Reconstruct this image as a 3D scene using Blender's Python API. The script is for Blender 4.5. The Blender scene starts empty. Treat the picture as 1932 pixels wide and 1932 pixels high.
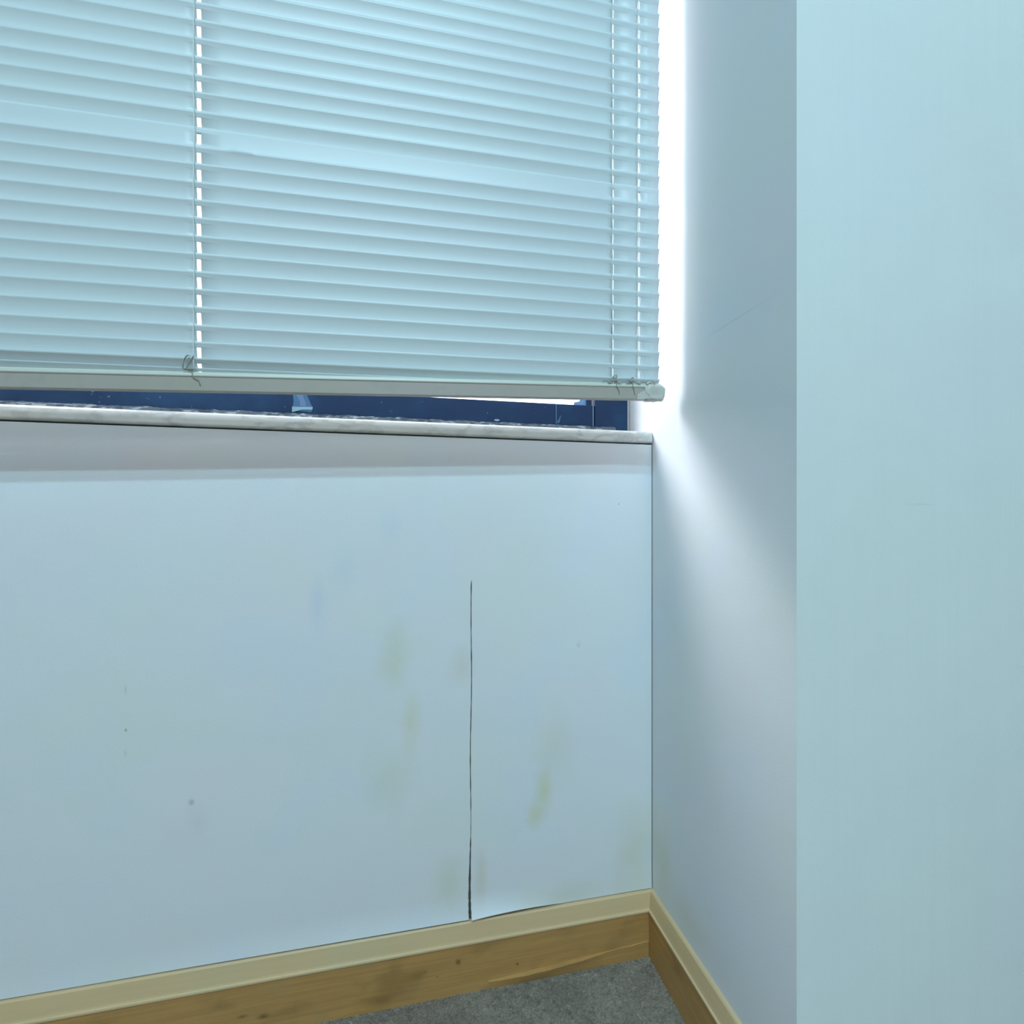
import bpy, bmesh, math, random
from mathutils import Vector, noise
random.seed(7)
S = bpy.context.scene
COL = S.collection

# ---------------------------------------------------------------- camera, sky, exposure
cam = bpy.data.cameras.new('camera')
cam.sensor_fit = 'HORIZONTAL'; cam.sensor_width = 36.0
cam.lens = 906.0 / 1932.0 * 36.0
cam.shift_y = 20.0 / 1932.0
cam.clip_start = 0.01
co = bpy.data.objects.new('camera', cam); COL.objects.link(co)
co.location = (-0.371, -0.693, 0.686)
co.rotation_euler = (math.pi / 2, 0, -math.radians(11.9))
S.camera = co

SKY_COLOR = (0.95, 0.96, 1.0); SKY_STRENGTH = 3.5
w = bpy.data.worlds.new('overcast_sky'); S.world = w; w.use_nodes = True
bg = w.node_tree.nodes['Background']
bg.inputs['Color'].default_value = (*SKY_COLOR, 1); bg.inputs['Strength'].default_value = SKY_STRENGTH

sl = bpy.data.lights.new('hazy_sun', 'SUN'); sl.energy = 5.7; sl.angle = math.radians(36); sl.color = (1.0, 0.97, 1.0)
so_ = bpy.data.objects.new('hazy_sun', sl); COL.objects.link(so_)
# the sun stands outside, far to the left of the window and 35 degrees up
so_.rotation_euler = Vector((-2.9, 1.0, 2.4)).to_track_quat('Z', 'Y').to_euler()

S.view_settings.view_transform = 'Standard'
S.view_settings.look = 'None'
S.view_settings.gamma = 1.0
S.view_settings.use_curve_mapping = False
S.view_settings.exposure = 0.0

LAMP_COLOR = (0.535, 0.885, 1.04)
CEIL = 2.60
FLOOR = 0.016
def lamp(x, y, sx, sy, power, color):
    l = bpy.data.lights.new('tubes_and_fill', 'AREA')
    l.shape = 'RECTANGLE'; l.size = sx; l.size_y = sy; l.energy = power; l.color = color
    o = bpy.data.objects.new('tubes_and_fill', l); COL.objects.link(o)
    o.location = (x, y, CEIL - 0.062)
    return o
LAMPS = [lamp(-0.55, -1.47, 1.2, 0.05, 24.5, LAMP_COLOR),
         lamp(-0.55, -1.70, 1.2, 0.05, 24.5, LAMP_COLOR),
         lamp(-0.55, -3.40, 1.2, 0.90, 32.0, (0.80, 0.88, 0.95))]  # last one is an added fill lamp, raising the room's ambient light

# ---------------------------------------------------------------- dimensions
AL = -1.50            # left side of the alcove
JUT = -0.289          # plane of the wall piers beside the alcove
FY = 0.078            # room face of the window frame
SILLZ = 0.830
WTOP = 2.15
RX0, RX1, RY0 = -3.2, 1.9, -4.2

# ---------------------------------------------------------------- material helpers
def mat(name, color, rough=0.6, spec=0.5):
    m = bpy.data.materials.new(name); m.use_nodes = True
    b = m.node_tree.nodes['Principled BSDF']
    b.inputs['Base Color'].default_value = (*color, 1)
    b.inputs['Roughness'].default_value = rough
    b.inputs['Specular IOR Level'].default_value = spec
    return m
class NT:
    def __init__(s, m):
        s.t = m.node_tree; s.b = s.t.nodes['Principled BSDF']
        s.geo = s.t.nodes.new('ShaderNodeNewGeometry')
        s.col = None
    def n(s, k, **kw):
        x = s.t.nodes.new(k)
        for a, v in kw.items(): setattr(x, a, v)
        return x
    def l(s, a, b): s.t.links.new(a, b)
    def pos(s, scale=(1, 1, 1), off=(0, 0, 0)):
        mp = s.n('ShaderNodeMapping'); s.l(s.geo.outputs['Position'], mp.inputs['Vector'])
        mp.inputs['Scale'].default_value = scale; mp.inputs['Location'].default_value = off
        return mp.outputs['Vector']
    def noise(s, scale, detail=3, vec=None, rough=0.5):
        x = s.n('ShaderNodeTexNoise'); x.inputs['Scale'].default_value = scale
        x.inputs['Detail'].default_value = detail; x.inputs['Roughness'].default_value = rough
        s.l(vec if vec is not None else s.pos(), x.inputs['Vector'])
        return x.outputs['Fac']
    def ramp(s, fac, lo, hi, v0=0.0, v1=1.0, smooth=True):
        x = s.n('ShaderNodeMapRange'); x.interpolation_type = 'SMOOTHSTEP' if smooth else 'LINEAR'
        x.inputs['From Min'].default_value = lo; x.inputs['From Max'].default_value = hi
        x.inputs['To Min'].default_value = v0; x.inputs['To Max'].default_value = v1
        s.l(fac, x.inputs['Value']); return x.outputs['Result']
    def math(s, op, a, b=None):
        x = s.n('ShaderNodeMath', operation=op)
        for i, v in enumerate((a, b)):
            if v is None: continue
            if isinstance(v, (int, float)): x.inputs[i].default_value = v
            else: s.l(v, x.inputs[i])
        return x.outputs[0]
    def base(s, c):
        x = s.n('ShaderNodeRGB'); x.outputs[0].default_value = (*c, 1); s.col = x.outputs[0]
    def mix(s, fac, c, mode='MIX'):
        x = s.n('ShaderNodeMix', data_type='RGBA', blend_type=mode)
        if isinstance(fac, (int, float)): x.inputs[0].default_value = fac
        else: s.l(fac, x.inputs[0])
        s.l(s.col, x.inputs[6])
        if isinstance(c, tuple): x.inputs[7].default_value = (*c, 1)
        else: s.l(c, x.inputs[7])
        s.col = x.outputs[2]
    def spot(s, centre, radii, wob=0.9, edge=-0.1, warp=22):
        """soft irregular ellipse mask round a world point"""
        sc = tuple(1 / r for r in radii)
        mp = s.n('ShaderNodeMapping'); mp.vector_type = 'TEXTURE'
        mp.inputs['Location'].default_value = centre; mp.inputs['Scale'].default_value = radii
        s.l(s.geo.outputs['Position'], mp.inputs['Vector'])
        ln = s.n('ShaderNodeVectorMath', operation='LENGTH'); s.l(mp.outputs['Vector'], ln.inputs[0])
        nz = s.noise(warp, 3)
        d = s.math('ADD', ln.outputs['Value'], s.math('MULTIPLY', s.math('SUBTRACT', nz, 0.5), wob))
        return s.ramp(d, edge, 1.0, 1.0, 0.0)
    def bump(s, h, strength, dist=0.001):
        x = s.n('ShaderNodeBump'); x.inputs['Strength'].default_value = strength
        x.inputs['Distance'].default_value = dist; s.l(h, x.inputs['Height'])
        if s.b.inputs['Normal'].is_linked: s.l(s.b.inputs['Normal'].links[0].from_socket, x.inputs['Normal'])
        s.l(x.outputs[0], s.b.inputs['Normal'])
    def done(s): s.l(s.col, s.b.inputs['Base Color'])

WALL = (0.74, 0.77, 0.81)
def wall_mat(name, streaks=False, marks=(), tint=WALL):
    m = mat(name, tint, 0.75, 0.3); t = NT(m); t.base(tint)
    t.mix(t.ramp(t.noise(6, 3), 0.4, 0.7, 0, 0.25), (0.73, 0.75, 0.83))
    t.mix(t.ramp(t.noise(3.1, 2, t.pos(off=(3, 1, 7))), 0.4, 0.7, 0, 0.35), (0.73, 0.78, 0.78))
    if not streaks:
        t.mix(t.ramp(t.noise(7, 2, t.pos(off=(8, 2, 5))), 0.5, 0.68, 0, 0.35), (0.68, 0.76, 0.88))
        t.mix(t.ramp(t.noise(5, 2, t.pos(off=(1, 9, 3))), 0.5, 0.68, 0, 0.35), (0.78, 0.75, 0.80))
        t.mix(t.ramp(t.noise(6, 2, t.pos(off=(6, 6, 1))), 0.5, 0.68, 0, 0.30), (0.73, 0.78, 0.72))
    else:
        t.mix(t.ramp(t.noise(3, 2, t.pos(off=(8, 2, 5))), 0.5, 0.68, 0, 0.3), (0.74, 0.80, 0.86))
    if streaks:
        t.mix(t.ramp(t.noise(1, 3, t.pos((55, 55, 0.6))), 0.35, 0.7, 0, 0.25), (0.71, 0.80, 0.82))
        t.mix(t.ramp(t.noise(1, 2, t.pos((260, 260, 2.5))), 0.4, 0.7, 0, 0.12), (0.70, 0.79, 0.81))
    for centre, radii, color, amt in marks:
        f = t.math('MULTIPLY', t.spot(centre, radii), amt); t.mix(f, color)
    t.done()
    t.bump(t.noise(420, 3), 0.18, 0.0006)
    t.bump(t.noise(9, 2), 0.35, 0.004)
    return m
YEL = (0.60, 0.62, 0.30); TAN = (0.62, 0.57, 0.44); GRY = (0.30, 0.30, 0.31)
M_back = wall_mat('stained_white_wallpaper', marks=[
    ((-0.393, 0, 0.50), (0.035, 1, 0.07), (0.62, 0.64, 0.46), 0.45),
    ((-0.372, 0, 0.40), (0.022, 1, 0.06), YEL, 0.38),
    ((-0.40, 0, 0.33), (0.05, 1, 0.07), (0.58, 0.64, 0.45), 0.32),
    ((-0.30, 0, 0.475), (0.03, 1, 0.04), TAN, 0.35),
    ((-0.175, 0, 0.285), (0.022, 1, 0.05), YEL, 0.60),
    ((-0.190, 0, 0.25), (0.018, 1, 0.03), YEL, 0.45),
    ((-0.16, 0, 0.35), (0.05, 1, 0.08), (0.62, 0.64, 0.48), 0.3),
    ((-0.315, 0, 0.17), (0.04, 1, 0.06), (0.58, 0.62, 0.42), 0.40),
    ((-0.272, 0, 0.17), (0.015, 1, 0.06), TAN, 0.45),
    ((-0.03, 0, 0.17), (0.06, 1, 0.12), (0.64, 0.64, 0.48), 0.45),
    ((-0.15, 0, 0.125), (0.12, 1, 0.03), (0.62, 0.66, 0.48), 0.35),
    ((-0.495, 0, 0.575), (0.018, 1, 0.06), (0.55, 0.63, 0.80), 0.40),
    ((-0.46, 0, 0.62), (0.03, 1, 0.05), (0.56, 0.66, 0.80), 0.30),
    ((-0.40, 0, 0.68), (0.03, 1, 0.04), (0.56, 0.68, 0.80), 0.30),
    ((-0.7223, 0, 0.4246), (0.0022, 1, 0.0032), GRY, 0.75),
    ((-0.7225, 0, 0.475), (0.0022, 1, 0.010), (0.45, 0.47, 0.50), 0.5),
    ((-0.7225, 0, 0.395), (0.003, 1, 0.008), (0.5, 0.52, 0.55), 0.4),
    ((-0.648, 0, 0.3248), (0.005, 1, 0.006), (0.45, 0.42, 0.46), 0.7),
    ((-0.640, 0, 0.30), (0.02, 1, 0.03), (0.68, 0.62, 0.68), 0.35),
    ((-0.0565, 0, 0.7147), (0.0018, 1, 0.0018), GRY, 0.85),
    ((-0.122, 0, 0.50), (0.005, 1, 0.007), (0.55, 0.56, 0.6), 0.5)])
M_side = wall_mat('white_side_wall_paint', marks=[
    ((0, -0.03, 0.17), (1, 0.05, 0.10), (0.66, 0.66, 0.50), 0.45),
    ((0, -0.205, 0.9235), (1, 0.10, 0.0009), (0.40, 0.40, 0.42), 0.35),
    ((0, -0.10, 0.14), (1, 0.06, 0.04), (0.64, 0.62, 0.48), 0.35)])
M_pier = wall_mat('white_streaked_pier_wallpaper', streaks=True, tint=(0.76, 0.85, 0.86), marks=[((0.15, -0.289, 0.705), (0.03, 1, 0.002), (0.55, 0.60, 0.62), 0.4)])
M_room = mat('cream_room_paint', (0.76, 0.70, 0.65), 0.8, 0.2)
M_under = mat('dark_plaster_behind_wallpaper', (0.10, 0.105, 0.09), 0.9, 0.1)

def marble():
    m = mat('grey_veined_white_marble', (0.7, 0.7, 0.68), 0.3, 0.5); t = NT(m); t.base((0.72, 0.73, 0.71))
    nz = t.noise(9, 6, t.pos((1, 1, 2.2), (2, 0, 0)), 0.6)
    v = t.math('ABSOLUTE', t.math('SUBTRACT', nz, 0.5))
    t.mix(t.ramp(v, 0.0, 0.05, 0.45, 0), (0.36, 0.38, 0.38))
    t.mix(t.ramp(t.noise(16, 4, t.pos((1, 1, 1.5))), 0.5, 0.75, 0, 0.5), (0.50, 0.51, 0.49))
    t.mix(t.ramp(t.noise(4, 3, t.pos(off=(5, 0, 0))), 0.5, 0.7, 0, 0.5), (0.70, 0.67, 0.56))
    t.done(); return m
M_marble = marble()

def wood():
    m = mat('yellowed_wood_grain_skirting', (0.5, 0.36, 0.16), 0.42, 0.5); t = NT(m); t.base((0.50, 0.285, 0.10))
    t.mix(t.ramp(t.noise(1, 5, t.pos((10, 10, 240))), 0.35, 0.7, 0, 0.45), (0.36, 0.195, 0.06))
    t.mix(t.ramp(t.noise(14, 4, t.pos((1, 1, 2))), 0.5, 0.75, 0, 0.6), (0.27, 0.155, 0.055))
    t.mix(t.ramp(t.noise(1, 3, t.pos((3, 3, 60), (9, 0, 0))), 0.5, 0.8, 0, 0.35), (0.52, 0.34, 0.13))
    for c, r, a in [((-.3053, 0, .0631), (.006, 1, .006), .75), ((-.2194, 0, .044), (.0028, 1, .003), .9),
                    ((-.335, 0, .048), (.0028, 1, .003), .85), ((-.352, 0, .058), (.003, 1, .002), .6),
                    ((-.56, 0, .04), (.012, 1, .006), .8), ((-.585, 0, .045), (.010, 1, .004), .7),
                    ((-.23, 0, .085), (.0015, 1, .0015), .7), ((-.41, 0, .03), (.05, 1, .015), .5),
                    ((-.36, 0, .055), (.02, 1, .012), .4)]:
        t.mix(t.math('MULTIPLY', t.spot(c, r), a), (0.10, 0.055, 0.02))
    t.mix(t.ramp(t.noise(5, 3, t.pos((2, 2, 6), (4, 4, 4))), 0.5, 0.75, 0, 0.35), (0.36, 0.27, 0.14))
    t.done(); t.bump(t.noise(1, 4, t.pos((30, 30, 600))), 0.2, 0.0005); return m
M_wood = wood()
def toplit_wood():  # skirting wood made paler, light from above put into its colour
    m = mat('toplit_skirting_moulding', (0.6, 0.5, 0.3), 0.45, 0.5); t = NT(m); t.base((0.64, 0.46, 0.26))
    t.mix(t.ramp(t.noise(1, 4, t.pos((8, 8, 160))), 0.35, 0.7, 0, 0.5), (0.56, 0.42, 0.24))
    t.mix(t.ramp(t.noise(6, 3), 0.45, 0.7, 0, 0.5), (0.58, 0.48, 0.29))
    t.done(); return m
M_toplit = toplit_wood()

def carpet():
    m = mat('mottled_grey_carpet', (0.2, 0.2, 0.2), 0.95, 0.1); t = NT(m); t.base((0.27, 0.235, 0.19))
    t.mix(t.ramp(t.noise(28, 4), 0.4, 0.65, 0, 0.7), (0.19, 0.165, 0.14))
    t.mix(t.ramp(t.noise(130, 3), 0.50, 0.72, 0, 0.55), (0.10, 0.09, 0.08))
    t.mix(t.ramp(t.noise(110, 3, t.pos(off=(4, 4, 4))), 0.56, 0.74, 0, 0.45), (0.42, 0.39, 0.34))
    t.mix(t.ramp(t.noise(7, 2), 0.4, 0.7, 0, 0.4), (0.22, 0.17, 0.14))
    t.done(); t.bump(t.noise(600, 2), 0.6, 0.002); return m
M_carpet = carpet()

def slat_mat(name, c):
    m = mat(name, c, 0.42, 0.45); t = NT(m); t.base(c)
    t.mix(t.ramp(t.noise(1, 3, t.pos((2.2, 2.2, 14))), 0.35, 0.7, 0, 0.45), tuple(min(1, k * q) for k, q in zip(c, (1.02, 0.96, 1.0))))
    t.mix(t.ramp(t.noise(1, 3, t.pos((160, 160, 30))), 0.5, 0.9, 0, 0.05), (0.5, 0.53, 0.55))
    t.done(); return m
M_slat = slat_mat('white_enamelled_slat', (0.65, 0.74, 0.77))
def rail_mat():
    c = (0.42, 0.385, 0.36)
    m = mat('dusty_beige_bottom_rail', c, 0.45, 0.5); t = NT(m); t.base(c)
    t.mix(t.ramp(t.noise(9, 3), 0.4, 0.7, 0, 0.5), (0.38, 0.38, 0.29))
    t.mix(t.ramp(t.noise(60, 3), 0.55, 0.75, 0, 0.35), (0.33, 0.32, 0.29))
    t.done(); return m
M_rail = rail_mat()
M_cap = mat('yellowed_grey_plastic', (0.55, 0.54, 0.50), 0.4, 0.5)
M_bead = mat('lit_rail_bead', (0.60, 0.62, 0.56), 0.4, 0.5)  # paler than the rail face: light catching the bead, put into colour
M_cord = mat('white_blind_cord', (0.78, 0.82, 0.80), 0.8, 0.2)
M_cordd = mat('dirty_grey_cord', (0.30, 0.31, 0.28), 0.8, 0.2)
M_slot = mat('dark_plug_shadow_gap', (0.16, 0.17, 0.15), 0.8, 0.2)

def frame_mat():
    c = (0.016, 0.038, 0.095)
    m = mat('navy_blue_painted_aluminium', c, 0.5, 0.15); t = NT(m); t.base(c)
    t.mix(t.ramp(t.noise(11, 4), 0.4, 0.7, 0, 0.6), (0.025, 0.075, 0.16))
    t.mix(t.ramp(t.noise(120, 5), 0.69, 0.75, 0, 0.6), (0.22, 0.33, 0.42))
    t.done(); return m
M_frame = frame_mat()
def caulk_mat():
    c = (0.13, 0.16, 0.19)
    m = mat('grubby_grey_sealant', c, 0.8, 0.2); t = NT(m); t.base(c)
    t.mix(t.ramp(t.noise(90, 5, t.pos((1, 1, 3))), 0.5, 0.62, 0, 0.8), (0.45, 0.50, 0.55))
    t.mix(t.ramp(t.noise(45, 4), 0.52, 0.6, 0, 0.7), (0.05, 0.07, 0.10))
    t.done(); return m
M_caulk = caulk_mat()
M_drip = mat('pale_blue_paint_drip', (0.25, 0.42, 0.50), 0.5, 0.3)
M_dripd = mat('thin_blue_paint_film', (0.06, 0.15, 0.28), 0.5, 0.3)
M_dripm = mat('milky_blue_paint_film', (0.13, 0.21, 0.38), 0.5, 0.3)

def glass_mat():
    m = bpy.data.materials.new('clear_window_glass'); m.use_nodes = True; t = m.node_tree
    t.nodes.clear()
    o = t.nodes.new('ShaderNodeOutputMaterial'); mx = t.nodes.new('ShaderNodeMixShader')
    tr = t.nodes.new('ShaderNodeBsdfTransparent'); gl = t.nodes.new('ShaderNodeBsdfGlossy')
    tr.inputs[0].default_value = (0.95, 0.97, 0.97, 1); gl.inputs['Roughness'].default_value = 0.02
    lw = t.nodes.new('ShaderNodeLayerWeight'); lw.inputs[0].default_value = 0.5
    fr = t.nodes.new('ShaderNodeMath'); fr.operation = 'POWER'; fr.inputs[1].default_value = 6.0; t.links.new(lw.outputs['Facing'], fr.inputs[0])
    t.links.new(fr.outputs[0], mx.inputs[0]); t.links.new(tr.outputs[0], mx.inputs[1]); t.links.new(gl.outputs[0], mx.inputs[2])
    t.links.new(mx.outputs[0], o.inputs[0]); return m
M_glass = glass_mat()

# ---------------------------------------------------------------- mesh helpers
def link(name, me, m, parent=None, kind=None, label=None, smooth=False):
    o = bpy.data.objects.new(name, me); COL.objects.link(o)
    if m is not None and not me.materials: me.materials.append(m)
    if parent: o.parent = parent
    if kind: o['kind'] = kind
    if label: o['label'] = label
    if smooth:
        for p in me.polygons: p.use_smooth = True
    return o
def mesh(name, vs, fs):
    me = bpy.data.meshes.new(name); me.from_pydata(vs, [], fs); me.update(); return me
def boxes(lst):
    vs, fs = [], []
    for x0, x1, y0, y1, z0, z1 in lst:
        n = len(vs)
        vs += [(x0,y0,z0),(x1,y0,z0),(x1,y1,z0),(x0,y1,z0),(x0,y0,z1),(x1,y0,z1),(x1,y1,z1),(x0,y1,z1)]
        fs += [tuple(n+i for i in f) for f in [(0,3,2,1),(4,5,6,7),(0,1,5,4),(1,2,6,5),(2,3,7,6),(3,0,4,7)]]
    return vs, fs
def box(name, b, m, parent=None, bevel=0.0, **kw):
    vs, fs = boxes([b]); me = mesh(name, vs, fs)
    if bevel:
        bm = bmesh.new(); bm.from_mesh(me)
        bmesh.ops.bevel(bm, geom=bm.edges[:], offset=bevel, segments=2, affect='EDGES', profile=0.5)
        bm.to_mesh(me); bm.free()
    return link(name, me, m, parent, **kw)
def thing(name, label, cat, loc=(0, 0, 0), group=None):
    o = bpy.data.objects.new(name, None); COL.objects.link(o); o.location = loc
    o['label'] = label; o['category'] = cat
    if group: o['group'] = group
    return o
def tube(name, pts, r, m, parent, seg=6, smooth=True, **kw):
    vs, fs = [], []
    n = len(pts); P = [Vector(p) for p in pts]
    for i, p in enumerate(P):
        d = (P[min(i+1, n-1)] - P[max(i-1, 0)]).normalized()
        a = d.cross(Vector((0, 1, 0)));  a = a if a.length > 1e-3 else d.cross(Vector((1, 0, 0)))
        a.normalize(); b = d.cross(a).normalized()
        for k in range(seg):
            t = 2 * math.pi * k / seg
            vs.append(tuple(p + (a * math.cos(t) + b * math.sin(t)) * r))
    for i in range(n - 1):
        for k in range(seg):
            fs.append((i*seg+k, i*seg+(k+1) % seg, (i+1)*seg+(k+1) % seg, (i+1)*seg+k))
    fs.append(tuple(range(seg))[::-1]); fs.append(tuple((n-1)*seg+k for k in range(seg)))
    return link(name, mesh(name, vs, fs), m, parent, smooth=smooth, **kw)
def prism(name, prof, ends, m, parent=None, **kw):
    """profile (d, z) list swept between two mitred end functions d -> (x, y)"""
    n = len(prof); vs = []
    for e in ends: vs += [(*e(d), z) for d, z in prof]
    fs = [(i, (i+1) % n, n + (i+1) % n, n + i) for i in range(n)]
    fs += [tuple(range(n))[::-1], tuple(range(n, 2*n))]
    me = mesh(name, vs, fs)
    bm = bmesh.new(); bm.from_mesh(me); bmesh.ops.recalc_face_normals(bm, faces=bm.faces[:]); bm.to_mesh(me); bm.free()
    return link(name, me, m, parent, **kw)

# ---------------------------------------------------------------- room shell
T = 0.20
floor = box('floor', (RX0-T, RX1+T, RY0-T, 0.30, FLOOR-0.15, FLOOR), M_carpet, kind='structure')
ceiling = box('ceiling', (RX0-T, RX1+T, RY0-T, 0.30, CEIL, CEIL+0.15), M_room, kind='structure')
# wall under the window, its plaster face is covered by wallpaper strips
wall_back = box('wall_back', (AL, -0.0002, 0.0005, 0.22, FLOOR, 0.8085), M_under, kind='structure')
box('wall_above', (AL, -0.0002, 0.0, 0.22, WTOP, CEIL), M_room, kind='structure')
box('wall_left', (RX0, AL-0.0002, JUT, 0.22, FLOOR, CEIL), M_room, kind='structure')
wr = boxes([(0.0, RX1, JUT, 0.22, FLOOR, CEIL)])
me = mesh('wall_right', *wr); me.materials.append(M_side); me.materials.append(M_pier)
for p in me.polygons:
    if p.normal.y < -0.5: p.material_index = 1
# soften the plaster arris and let it waver a little
link('wall_right', me, None, kind='structure')
box('wall_far_left', (RX0-T, RX0, RY0, 0.22, FLOOR, CEIL), M_room, kind='structure')
box('wall_far_right', (RX1, RX1+T, RY0, 0.22, FLOOR, CEIL), M_room, kind='structure')
box('wall_behind', (RX0-T, RX1+T, RY0-T, RY0, FLOOR, CEIL), M_room, kind='structure')

# wallpaper strips: cut at the seams, torn and curling at the foot
def seam1(z):           # X of the seam, wandering slightly
    return -0.2851 - 0.0022 * max(0, (0.55 - z) / 0.44) + 0.0006 * math.sin(z * 31)
def gap1(z):
    if z > 0.60: return 0.0
    g = 0.0007 + 0.0004 * noise.noise((z * 60, 3, 1))
    if z < 0.23: g += 0.0012 * min(1, (0.23 - z) / 0.08) + 0.0007 * noise.noise((z * 190, 7, 2))
    if 0.23 < z < 0.27: g *= 0.6
    return max(0.0, g)
def seam2(z): return -0.7228
def gap2(z): return 0.00022 if 0.36 < z < 0.66 else 0.0
def strip(left, right, nx, lab, foot):
    vs, fs = [], []; zs = []
    z = 0.8080
    while z > 0.16: zs.append(z); z -= 0.006
    while z > 0.1145: zs.append(z); z -= 0.0022
    zs.append(0.1128); nz = len(zs)
    for j, z in enumerate(zs):
        a, b = left(z), right(z)
        for i in range(nx + 1):
            x = a + (b - a) * i / nx
            lift, rise = foot(x)
            k = max(0.0, (0.150 - z) / 0.037)
            y = -0.0006 - 0.0005 * (noise.noise((x * 7, z * 5, 4)) + 1) * 0.5 - lift * k ** 2
            zz = z + rise * k ** 3
            vs.append((x, y, zz))
    for j in range(nz - 1):
        for i in range(nx):
            p = j * (nx + 1) + i; fs.append((p, p + nx + 1, p + nx + 2, p + 1))
    me = mesh('wallpaper_strip', vs, fs)
    o = link('wallpaper_strip', me, M_back, wall_back, smooth=True, label=lab)
    so = o.modifiers.new('thickness', 'SOLIDIFY'); so.thickness = 0.00045; so.offset = -1; so.use_rim = False
    return o
def footA(x): return 0.0004, 0.0
def footB(x):
    a = max(0, min(1, (x + 0.75) / 0.35))
    return 0.0015 + 0.002 * a, 0.0006 + 0.0012 * a
def footC(x):
    a = max(0.0, 1 - (x + 0.287) / 0.14); b = math.sin((0.22 + 0.78 * min(1, max(0, (x + 0.289) / 0.14))) * math.pi)
    return 0.0005 + 0.0080 * a ** 0.8, 0.0006 + 0.0046 * b ** 0.8
strip(lambda z: AL, lambda z: seam1(z) - gap1(z), 120, 'wallpaper strip with blue smudge and lifted lower edge', footB)
strip(lambda z: seam1(z) + gap1(z) * 0.9, lambda z: -0.0013, 60, 'corner wallpaper strip with yellow stains and curling foot', footC)

# skirting
Z0 = FLOOR - 0.001
PROF = [(0.0, 0.1124), (0.0036, 0.1119), (0.0052, 0.1100), (0.0098, 0.0912), (0.0106, 0.0893), (0.0124, 0.0884),
        (0.0128, 0.0870), (0.0124, 0.0850), (0.0112, 0.0835), (0.0112, 0.0300), (0.0118, Z0), (0.0, Z0)]
def skirting(name, ends):
    o = prism(name, PROF, ends, M_wood, kind='structure')
    me = o.data; me.materials.append(M_toplit)
    for p in me.polygons:
        if p.center.z > 0.0855 and len(p.vertices) == 4: p.material_index = 1  # upper faces take the paler, painted-in top light
    return o
sk_back = skirting('baseboard_back', (lambda d: (AL + d, -d), lambda d: (-d, -d)))
skirting('baseboard_side', (lambda d: (-d, -d), lambda d: (-d, JUT - d)))
skirting('baseboard_right', (lambda d: (-d, JUT - d), lambda d: (RX1, JUT - d)))
skirting('baseboard_left', (lambda d: (AL + d, JUT - d), lambda d: (AL + d, -d)))
skirting('baseboard_far', (lambda d: (RX0, JUT - d), lambda d: (AL + d, JUT - d)))
# loose veneer along the foot of the back skirting
vs, fs = [], []
N = 50
for i in range(N + 1):
    u = i / N; x = -0.262 + u * 0.250
    top = 0.0275 + 0.013 * u + 0.0008 * noise.noise((x * 60, 0, 0))
    d = 0.0128 + 0.0048 * math.sin(min(1.0, u * 1.4) * math.pi) ** 0.7
    vs += [(x, -0.0110, top + 0.0004), (x, -d, top), (x, -d + 0.0003, top - 0.0015), (x, -0.0123, Z0)]
for i in range(N):
    for k in range(3): fs.append((i*4+k, i*4+k+1, i*4+k+5, i*4+k+4))
link('veneer_strip', mesh('veneer_strip', vs, fs), M_wood, sk_back, label='loose veneer strip peeling along the foot')

# marble sill
M = 12; prof = [(0.10, 0.8100), (0.004, 0.8100)]
yc = -0.0035
for i in range(M + 1):
    a = -math.pi / 2 + math.pi / 2 * i / M
    prof.append((yc + 0.004 - 0.004 * math.cos(a) , 0.8100 + 0.004 + 0.004 * math.sin(a)))
for i in range(M + 1):
    a = math.pi / 2 * i / M
    prof.append((yc + 0.011 - 0.011 * math.cos(a), 0.830 - 0.011 + 0.011 * math.sin(a)))
prof.append((0.10, 0.830))
n = len(prof); X0, X1 = AL + 0.001, -0.0012
vs = [(x, y, z) for x in (X0, X1) for y, z in prof]
fs = [(i, (i+1) % n, n + (i+1) % n, n + i) for i in range(n)] + [tuple(range(n))[::-1], tuple(range(n, 2*n))]
me = mesh('trim_1', vs, fs)
bm = bmesh.new(); bm.from_mesh(me); bmesh.ops.recalc_face_normals(bm, faces=bm.faces[:]); bm.to_mesh(me); bm.free()
sill = link('trim_1', me, M_marble, kind='structure', smooth=False)
sill['label'] = 'white marble window sill with grey veins'
bed = box('mortar_bed', (AL + 0.001, -0.0006, 0.003, 0.0995, 0.8086, 0.8099), M_under, sill)

# ---------------------------------------------------------------- window
win = bpy.data.objects.new('window_1', None); COL.objects.link(win); win['kind'] = 'structure'
win['label'] = 'navy blue metal window behind the blind'
JX = -0.0647
box('frame_rail', (AL + 0.0647, JX, FY, FY + 0.05, SILLZ, 0.885), M_frame, win, bevel=0.0012)
box('frame_rail', (AL + 0.0647, JX, FY, FY + 0.05, WTOP - 0.055, WTOP), M_frame, win, bevel=0.0012)
box('frame_jamb', (JX, -0.0050, FY - 0.002, FY + 0.052, SILLZ, WTOP), M_frame, win, bevel=0.0012)
box('frame_jamb', (AL + 0.0050, AL + 0.0647, FY - 0.002, FY + 0.052, SILLZ, WTOP), M_frame, win, bevel=0.0012)
# plaster fillets closing the reveal past the jambs
box('reveal_fillet', (-0.0049, -0.0002, FY + 0.004, FY + 0.10, SILLZ, WTOP), M_room, win)
box('reveal_fillet', (AL, AL + 0.0049, FY + 0.004, FY + 0.10, SILLZ, WTOP), M_room, win)
box('mullion', (-0.79, -0.74, FY + 0.004, FY + 0.048, 0.885, WTOP - 0.055), M_frame, win, bevel=0.001)
for x0, x1 in ((AL + 0.0647, -0.79), (-0.74, JX)):
    box('glass_pane', (x0, x1, FY + 0.024, FY + 0.028, 0.885, WTOP - 0.055), M_glass, win)
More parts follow.
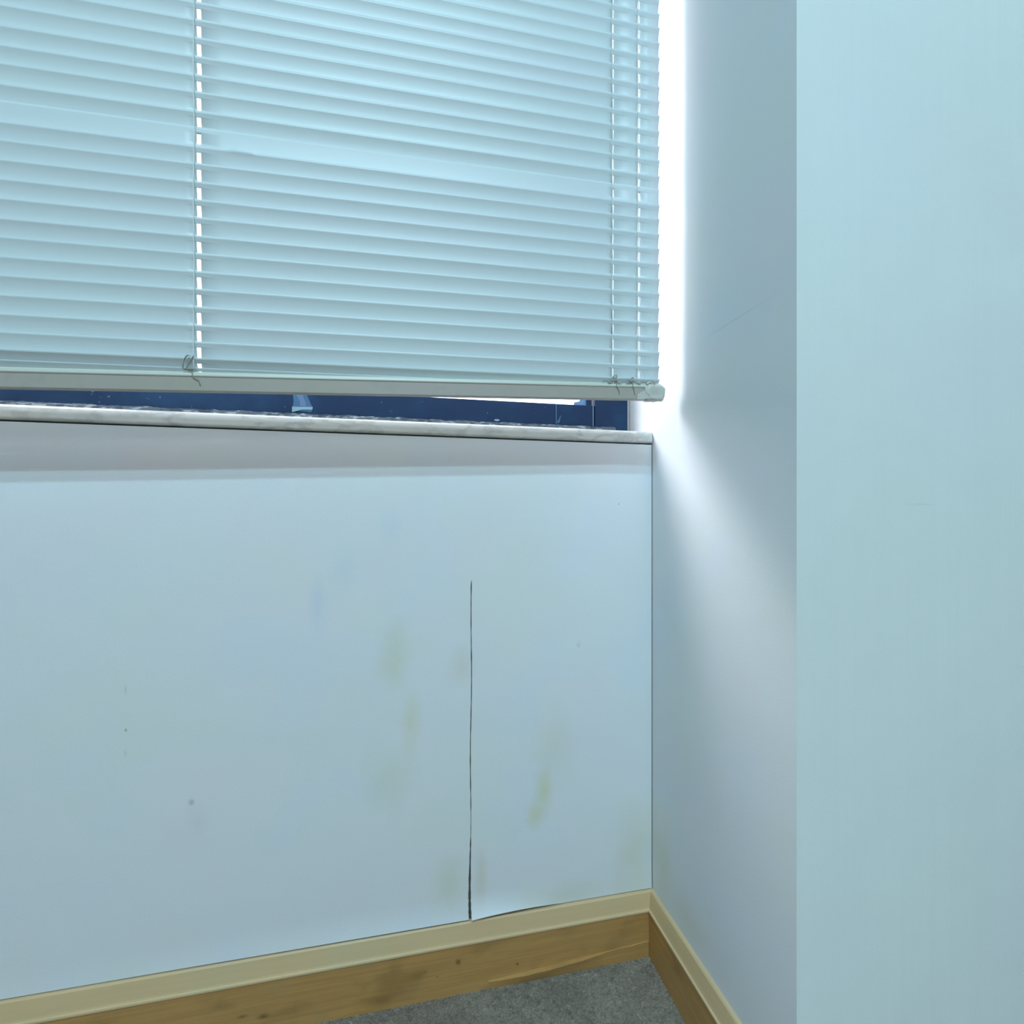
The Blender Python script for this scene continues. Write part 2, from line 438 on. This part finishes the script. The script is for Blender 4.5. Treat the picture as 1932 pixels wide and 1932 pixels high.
# sealant bead with crumbs along the frame foot
vs, fs = [], []; N = 360
for i in range(N + 1):
    x = AL + 0.02 + (JX + 0.035 - AL - 0.02) * i / N
    h = 0.0195 + 0.0016 * noise.noise((x * 40, 0, 0)) + 0.0012 * noise.noise((x * 150, 5, 0))
    d = 0.010 + 0.002 * noise.noise((x * 70, 9, 0))
    y0 = FY - 0.0015
    vs += [(x, y0, SILLZ + h), (x, y0 - d * 0.5, SILLZ + h * 0.85), (x, y0 - d, SILLZ + h * 0.4), (x, y0 - d * 1.3, SILLZ)]
for i in range(N):
    for k in range(3): fs.append((i*4+k, i*4+k+1, i*4+k+5, i*4+k+4))
link('sealant_bead', mesh('sealant_bead', vs, fs), M_caulk, win, smooth=True)
def blob(name, outline, y0, th, m, parent, **kw):
    n = len(outline)
    vs = [(x, y0, z) for x, z in outline] + [(x, y0 - th, z) for x, z in outline]
    fs = [tuple(range(n)), tuple(range(n, 2*n))[::-1]] + [(i, n+i, n+(i+1) % n, (i+1) % n) for i in range(n)]
    me = mesh(name, vs, fs); bm = bmesh.new(); bm.from_mesh(me)
    bmesh.ops.recalc_face_normals(bm, faces=bm.faces[:]); bm.to_mesh(me); bm.free()
    return link(name, me, m, parent, **kw)
yb = FY - 0.0001
blob('paint_smear', [(-.5445,.8845),(-.5270,.8845),(-.5215,.872),(-.5160,.859),(-.5175,.8525),(-.5450,.8535),(-.5425,.868)], yb, .0006, M_dripd, win)
blob('paint_smear', [(-.5400,.8845),(-.5300,.8845),(-.5290,.875),(-.5255,.866),(-.5250,.8610),(-.5340,.8608),(-.5335,.868),(-.5380,.876)], yb - .0006, .0005, M_dripm, win)
blob('paint_smear', [(-.5445,.8592),(-.5155,.8602),(-.5160,.8560),(-.5300,.8555),(-.5445,.8510)], yb - .0011, .0005, M_drip, win, label='pale blue foot of the paint smear')
blob('corner_seal', [(-.0990,.8850),(-.0990,.8905),(-.0900,.8925),(-.0860,.9010),(-.0700,.9010),(-.0700,.8850)], FY + .010, .004, mat('pale_blue_seal', (.16, .30, .52), .5), win)
blob('corner_seal', [(-.0775,.8850),(-.0775,.905),(-.0690,.905),(-.0690,.8850)], FY + .006, .003, M_frame, win)
box('joint_line', (-.1338, -.1322, yb - .0004, yb, .853, .8845), M_dripd, win)
box('joint_line', (-.0680, -.0671, yb - .0004, yb, .850, .8845), M_drip, win)
blob('paint_smear', [(-.1322,.853),(-.1250,.866),(-.1245,.866),(-.1275,.853)], yb, .0004, M_dripd, win)
blob('paint_smear', [(-.2400,.8500),(-.2390,.8520),(-.2330,.8522),(-.2310,.8505),(-.2350,.8490)], yb - .010, .0015, M_drip, win)

# ---------------------------------------------------------------- venetian blind
BY = -0.0770                      # plane of the slats' room side edges
BX0, BX1 = -1.462, -0.0297
blind = thing('venetian_blind', 'closed pale blue-white venetian blind hanging in front of the navy window', 'blind', (0, 0, 0))
SLOPE = 0.0187
HOLES = [(-0.6110, 0.0044), (-0.0985, 0.0026), (-0.0597, 0.0038), (-1.120, 0.0056), (-1.41, 0.004)]
def slat_mesh(tilt, sag, width=0.0248, holes=True, seed=0):
    """local frame: top edge at origin, X along the slat"""
    nv = 10
    us = [i / nv for i in range(nv + 1)]
    h0, h1 = 0.27, 0.80
    us = sorted(set([round(u, 4) for u in us] + [h0, h1]))
    xs = [BX0 + (BX1 - BX0) * i / 36 for i in range(37)]
    if seed == 12: xs += [-.5800, -.5745, -.5700, -.5540, -.5520, -.4000, -.3960, -.3930]
    for c, wd in HOLES:
        xs = [x for x in xs if abs(x - c) > 0.006] + [c - wd / 2, c + wd / 2]
    xs.sort(); vs, fs = [], []
    for x in xs:
        wv = 0.0004 * noise.noise((x * 3, seed * 3.7, 1))
        tl = tilt + math.radians(1.2) * noise.noise((x * 2.2, seed * 1.9, 8))
        for u in us:
            s = u * width; b = 4 * sag * u * (1 - u)
            # hanging direction: down and slightly to the window, concave towards the room
            y = math.sin(tl) * s + math.cos(tl) * b
            z = -math.cos(tl) * s + math.sin(tl) * b + wv
            if seed == 12 and u == 0 and (-.5746 < x < -.5539): z += 0.0008; y -= 0.0012   # small fold in the edge
            vs.append((x, y, z))
    m = len(us)
    for i in range(len(xs) - 1):
        xm = (xs[i] + xs[i+1]) / 2
        inh = any(abs(xm - c) < wd / 2 for c, wd in HOLES)
        for j in range(m - 1):
            if inh and h0 - 1e-6 <= us[j] and us[j+1] <= h1 + 1e-6: continue
            fs.append((i*m+j, i*m+j+1, (i+1)*m+j+1, (i+1)*m+j))
    return mesh('slat', vs, fs)
ZREF = [.8740,.8933,.9124,.9332,.9540,.9745,.9950,1.0150,1.0362,1.0573,1.0780,1.0990,1.1184,1.1422,1.1590,1.1812,1.2010,1.2222,1.2438]
while ZREF[-1] < 2.03: ZREF.append(ZREF[-1] + 0.0206 + random.uniform(-.0005, .0005))
def add_slat(z, slope, tilt, sag, seed, dy=0.0, width=0.0248):
    me = slat_mesh(tilt, sag, width=width, seed=seed)
    o = link('slat', me, M_slat, blind, smooth=True)
    o.location = (0, BY + dy, 0)
    for v in me.vertices: v.co.z += z + slope * (v.co.x + 0.6)
    so = o.modifiers.new('thickness', 'SOLIDIFY'); so.thickness = 0.00018; so.offset = 0
    return o
for k, z in enumerate(ZREF):
    z += 0.0018
    tilt = math.radians(8.5 + random.uniform(-1.3, 1.3)); dy = random.uniform(-.0004, .0004)
    sag = 0.0017
    if k == 13: tilt = math.radians(0.5); dy = 0.0022; sag = .0004
    if k == 12: tilt = math.radians(7.5); dy = 0.0
    if k == 14: tilt = math.radians(9.0)
    if k == 0: tilt = math.radians(27); dy = -0.0006
    if k == 1: tilt = math.radians(9.0)
    add_slat(z, SLOPE, tilt, sag, k, dy)
add_slat(0.8655, 0.0190, math.radians(33), 0.0008, 99, dy=0.0030, width=0.017)
# bottom rail, hanging a little lower on the left
def rz(x): return 0.8378 + 0.0355 * (x + 0.6)      # lower edge
RP = [(0.0, 0.0), (-0.0005, -0.0), (-0.0008, 0.0005), (-0.0008, 0.0160), (-0.0016, 0.0164), (-0.0020, 0.0175), (-0.0012, 0.0205),
      (0.0010, 0.0222), (0.0080, 0.0222), (0.0110, 0.0190), (0.0110, 0.002), (0.009, 0.0)]
nx = 40; vs = []; n = len(RP)
for i in range(nx + 1):
    x = BX0 + (BX1 + 0.001 - BX0) * i / nx
    for d, h in RP: vs.append((x, -0.078 + d, rz(x) + h))
fs = [(i*n+k, i*n+(k+1) % n, (i+1)*n+(k+1) % n, (i+1)*n+k) for i in range(nx) for k in range(n)]
fs += [tuple(range(n)), tuple(nx*n+k for k in range(n))[::-1]]
me = mesh('bottom_rail', vs, fs); bm = bmesh.new(); bm.from_mesh(me); bmesh.ops.recalc_face_normals(bm, faces=bm.faces[:]); bm.to_mesh(me); bm.free()
me.materials.append(M_rail); me.materials.append(M_bead)
for p in me.polygons:
    k = p.index % n
    if p.index < nx * n and 3 <= k <= 7: p.material_index = 1
rail = link('bottom_rail', me, M_rail, blind, label='beige grey bottom rail sloping down to the left')
# crumpled end cap
def cap(xc):
    bm = bmesh.new(); bmesh.ops.create_icosphere(bm, subdivisions=4, radius=1)
    for v in bm.verts:
        p = v.co.copy()
        q = Vector([math.copysign(abs(c) ** 0.55, c) for c in p])
        nz = noise.noise(p * 1.7 + Vector((3, 1, 4))) * 0.20 + noise.noise(p * 4) * 0.07
        v.co = Vector((q.x * 0.0150, q.y * 0.0085, q.z * 0.0122)) * (1 + nz)
        v.co.z += -0.06 * v.co.x
    me = bpy.data.meshes.new('end_cap'); bm.to_mesh(me); bm.free()
    o = link('end_cap', me, M_cap, rail, smooth=True, label='crumpled grey plastic end cap')
    o.location = (xc, -0.0735, rz(xc) + 0.0105); return o
cap(BX1 - 0.0085); cap(BX0 + 0.0105)
# flap of the cap
blob('cap_flap', [(-.0655, rz(-.0655)-.0003), (-.0570, rz(-.057)-.0002), (-.0480, rz(-.048)+.001), (-.0480, rz(-.048)+.0150), (-.0520, rz(-.052)+.0125), (-.0600, rz(-.06)+.0095), (-.0650, rz(-.065)+.0060)],
     -0.0792, 0.0012, M_cap, rail)
# ladder strings, lift cords and knots
for j, (hx, wd) in enumerate(HOLES):
    zt = 2.05; z0 = rz(hx) + 0.020
    pts = []; nn = 90
    for i in range(nn + 1):
        z = z0 + (zt - z0) * i / nn
        pts.append((hx - wd / 2 - 0.0016 + 0.0004 * math.sin(z * 40 + j), BY - 0.0016 + .0003 * math.sin(z * 300), z))
    tube('ladder_string', pts, 0.00050, M_cord, blind, seg=5)
    off = 0.0024 if j in (1, 2) else wd / 2
    pts = [(hx + off + 0.0004 * math.sin(z0 * 3 + i * 0.9), BY + 0.0062, z0 + (zt - z0) * i / nn) for i in range(nn + 1)]
    tube('lift_cord', pts, 0.0013 if j in (1, 2) else 0.0008, M_cord, blind, seg=6)
def knot(x, z, s, seed):
    r = random.Random(seed); pts = []
    y = -0.0802
    for i in range(30):
        t = i / 29 * 2 * math.pi * 1.6
        pts.append((x - 0.0035 * s + s * 0.0055 * math.cos(t + seed), y + 0.0010 * math.sin(t * 1.7), z + 0.009 * s + s * 0.0085 * math.sin(t * 1.3 + seed)))
    tube('cord_knot', pts, 0.00042, M_cordd, rail, seg=5)
    pts = [(x - .0045*s, y + .001, z + .001), (x - .001, y, z + .0012), (x + .001*s, y, z - .003), (x + .0008*s, y - .0003, z - .0062), (x + .004*s, y, z - .0085), (x + .0075*s, y + .0008, z - .0110), (x + .0088*s, y + .001, z - .0165)]
    tube('cord_tail', pts, 0.00045, M_cordd, rail, seg=5)
    bm = bmesh.new(); bmesh.ops.create_uvsphere(bm, u_segments=12, v_segments=8, radius=1)
    for v in bm.verts: v.co = Vector((v.co.x * .0042, v.co.y * .0018, v.co.z * .0021))
    me = bpy.data.meshes.new('cord_plug'); bm.to_mesh(me); bm.free()
    o = link('cord_plug', me, M_cordd, rail, smooth=True); o.location = (x - .002, -.0798, z + .0018)
knot(-0.6165, rz(-0.6165) + 0.0225, 1.0, 1)
knot(-0.0960, rz(-0.0960) + 0.0225, 0.55, 2)
knot(-0.0720, rz(-0.0720) + 0.0225, 0.40, 3)
knot(-1.120, rz(-1.120) + 0.0225, 1.0, 4)
# tangled cord lying along the rail top near the right end
pts = [(-0.116 + 0.0030 * i, -0.0802 + .0006 * math.sin(i * 2), rz(-0.116 + 0.003 * i) + 0.0222 + 0.0016 * math.sin(i * 1.35) + .0010 * math.sin(i * 3.1)) for i in range(27)]
tube('cord_tail', pts, 0.00060, M_cordd, rail, seg=5)
box('head_rail', (BX0, BX1, BY - 0.010, BY + 0.016, 2.055, 2.080), M_slat, blind, bevel=0.001)
for x in (BX0 + .1, BX1 - .1):
    box('bracket', (x - .012, x + .012, BY + 0.016, 0.0, 2.055, 2.083), M_cap, blind)
    box('bracket', (x - .012, x + .012, -0.003, 0.0, 2.083, WTOP + 0.03), M_cap, blind)

# ---------------------------------------------------------------- carpet pile in the corner
vs, fs = [], []
st = 0.0016; X0, X1, Y0, Y1 = -0.62, -0.0100, -0.30, -0.0100
nx = int((X1 - X0) / st); ny = int((Y1 - Y0) / st)
for j in range(ny + 1):
    for i in range(nx + 1):
        vs.append((X0 + i * st + random.uniform(-.0005, .0005), Y0 + j * st + random.uniform(-.0005, .0005), FLOOR + 0.0002 + random.random() ** 1.5 * 0.0022))
for j in range(ny):
    for i in range(nx):
        p = j * (nx + 1) + i; fs.append((p, p + 1, p + nx + 2, p + nx + 1))
pile = link('carpet_pile', mesh('carpet_pile', vs, fs), M_carpet, floor, kind='stuff')

# ---------------------------------------------------------------- ceiling light housings, far panel an added fill (above and behind the camera)
FITTINGS = [(-1.585, 0.36, LAMPS[:2], 'long white twin-tube ceiling fitting nearest the window'),
            (-3.40, 0.90, LAMPS[2:], 'added square white fill panel on the ceiling further from the window')]
for fy, sy, ls, lab in FITTINGS:
    t = thing('ceiling_light_and_fill', lab, 'lamp', (-0.55, fy, CEIL - 0.06))
    box('housing', (-.62, .62, -sy/2 - .02, sy/2 + .02, 0.002, 0.0595), M_room, t, bevel=.003)
    for l in ls:
        l.parent = t; l.location = (0, l.location.y - fy, -0.002)
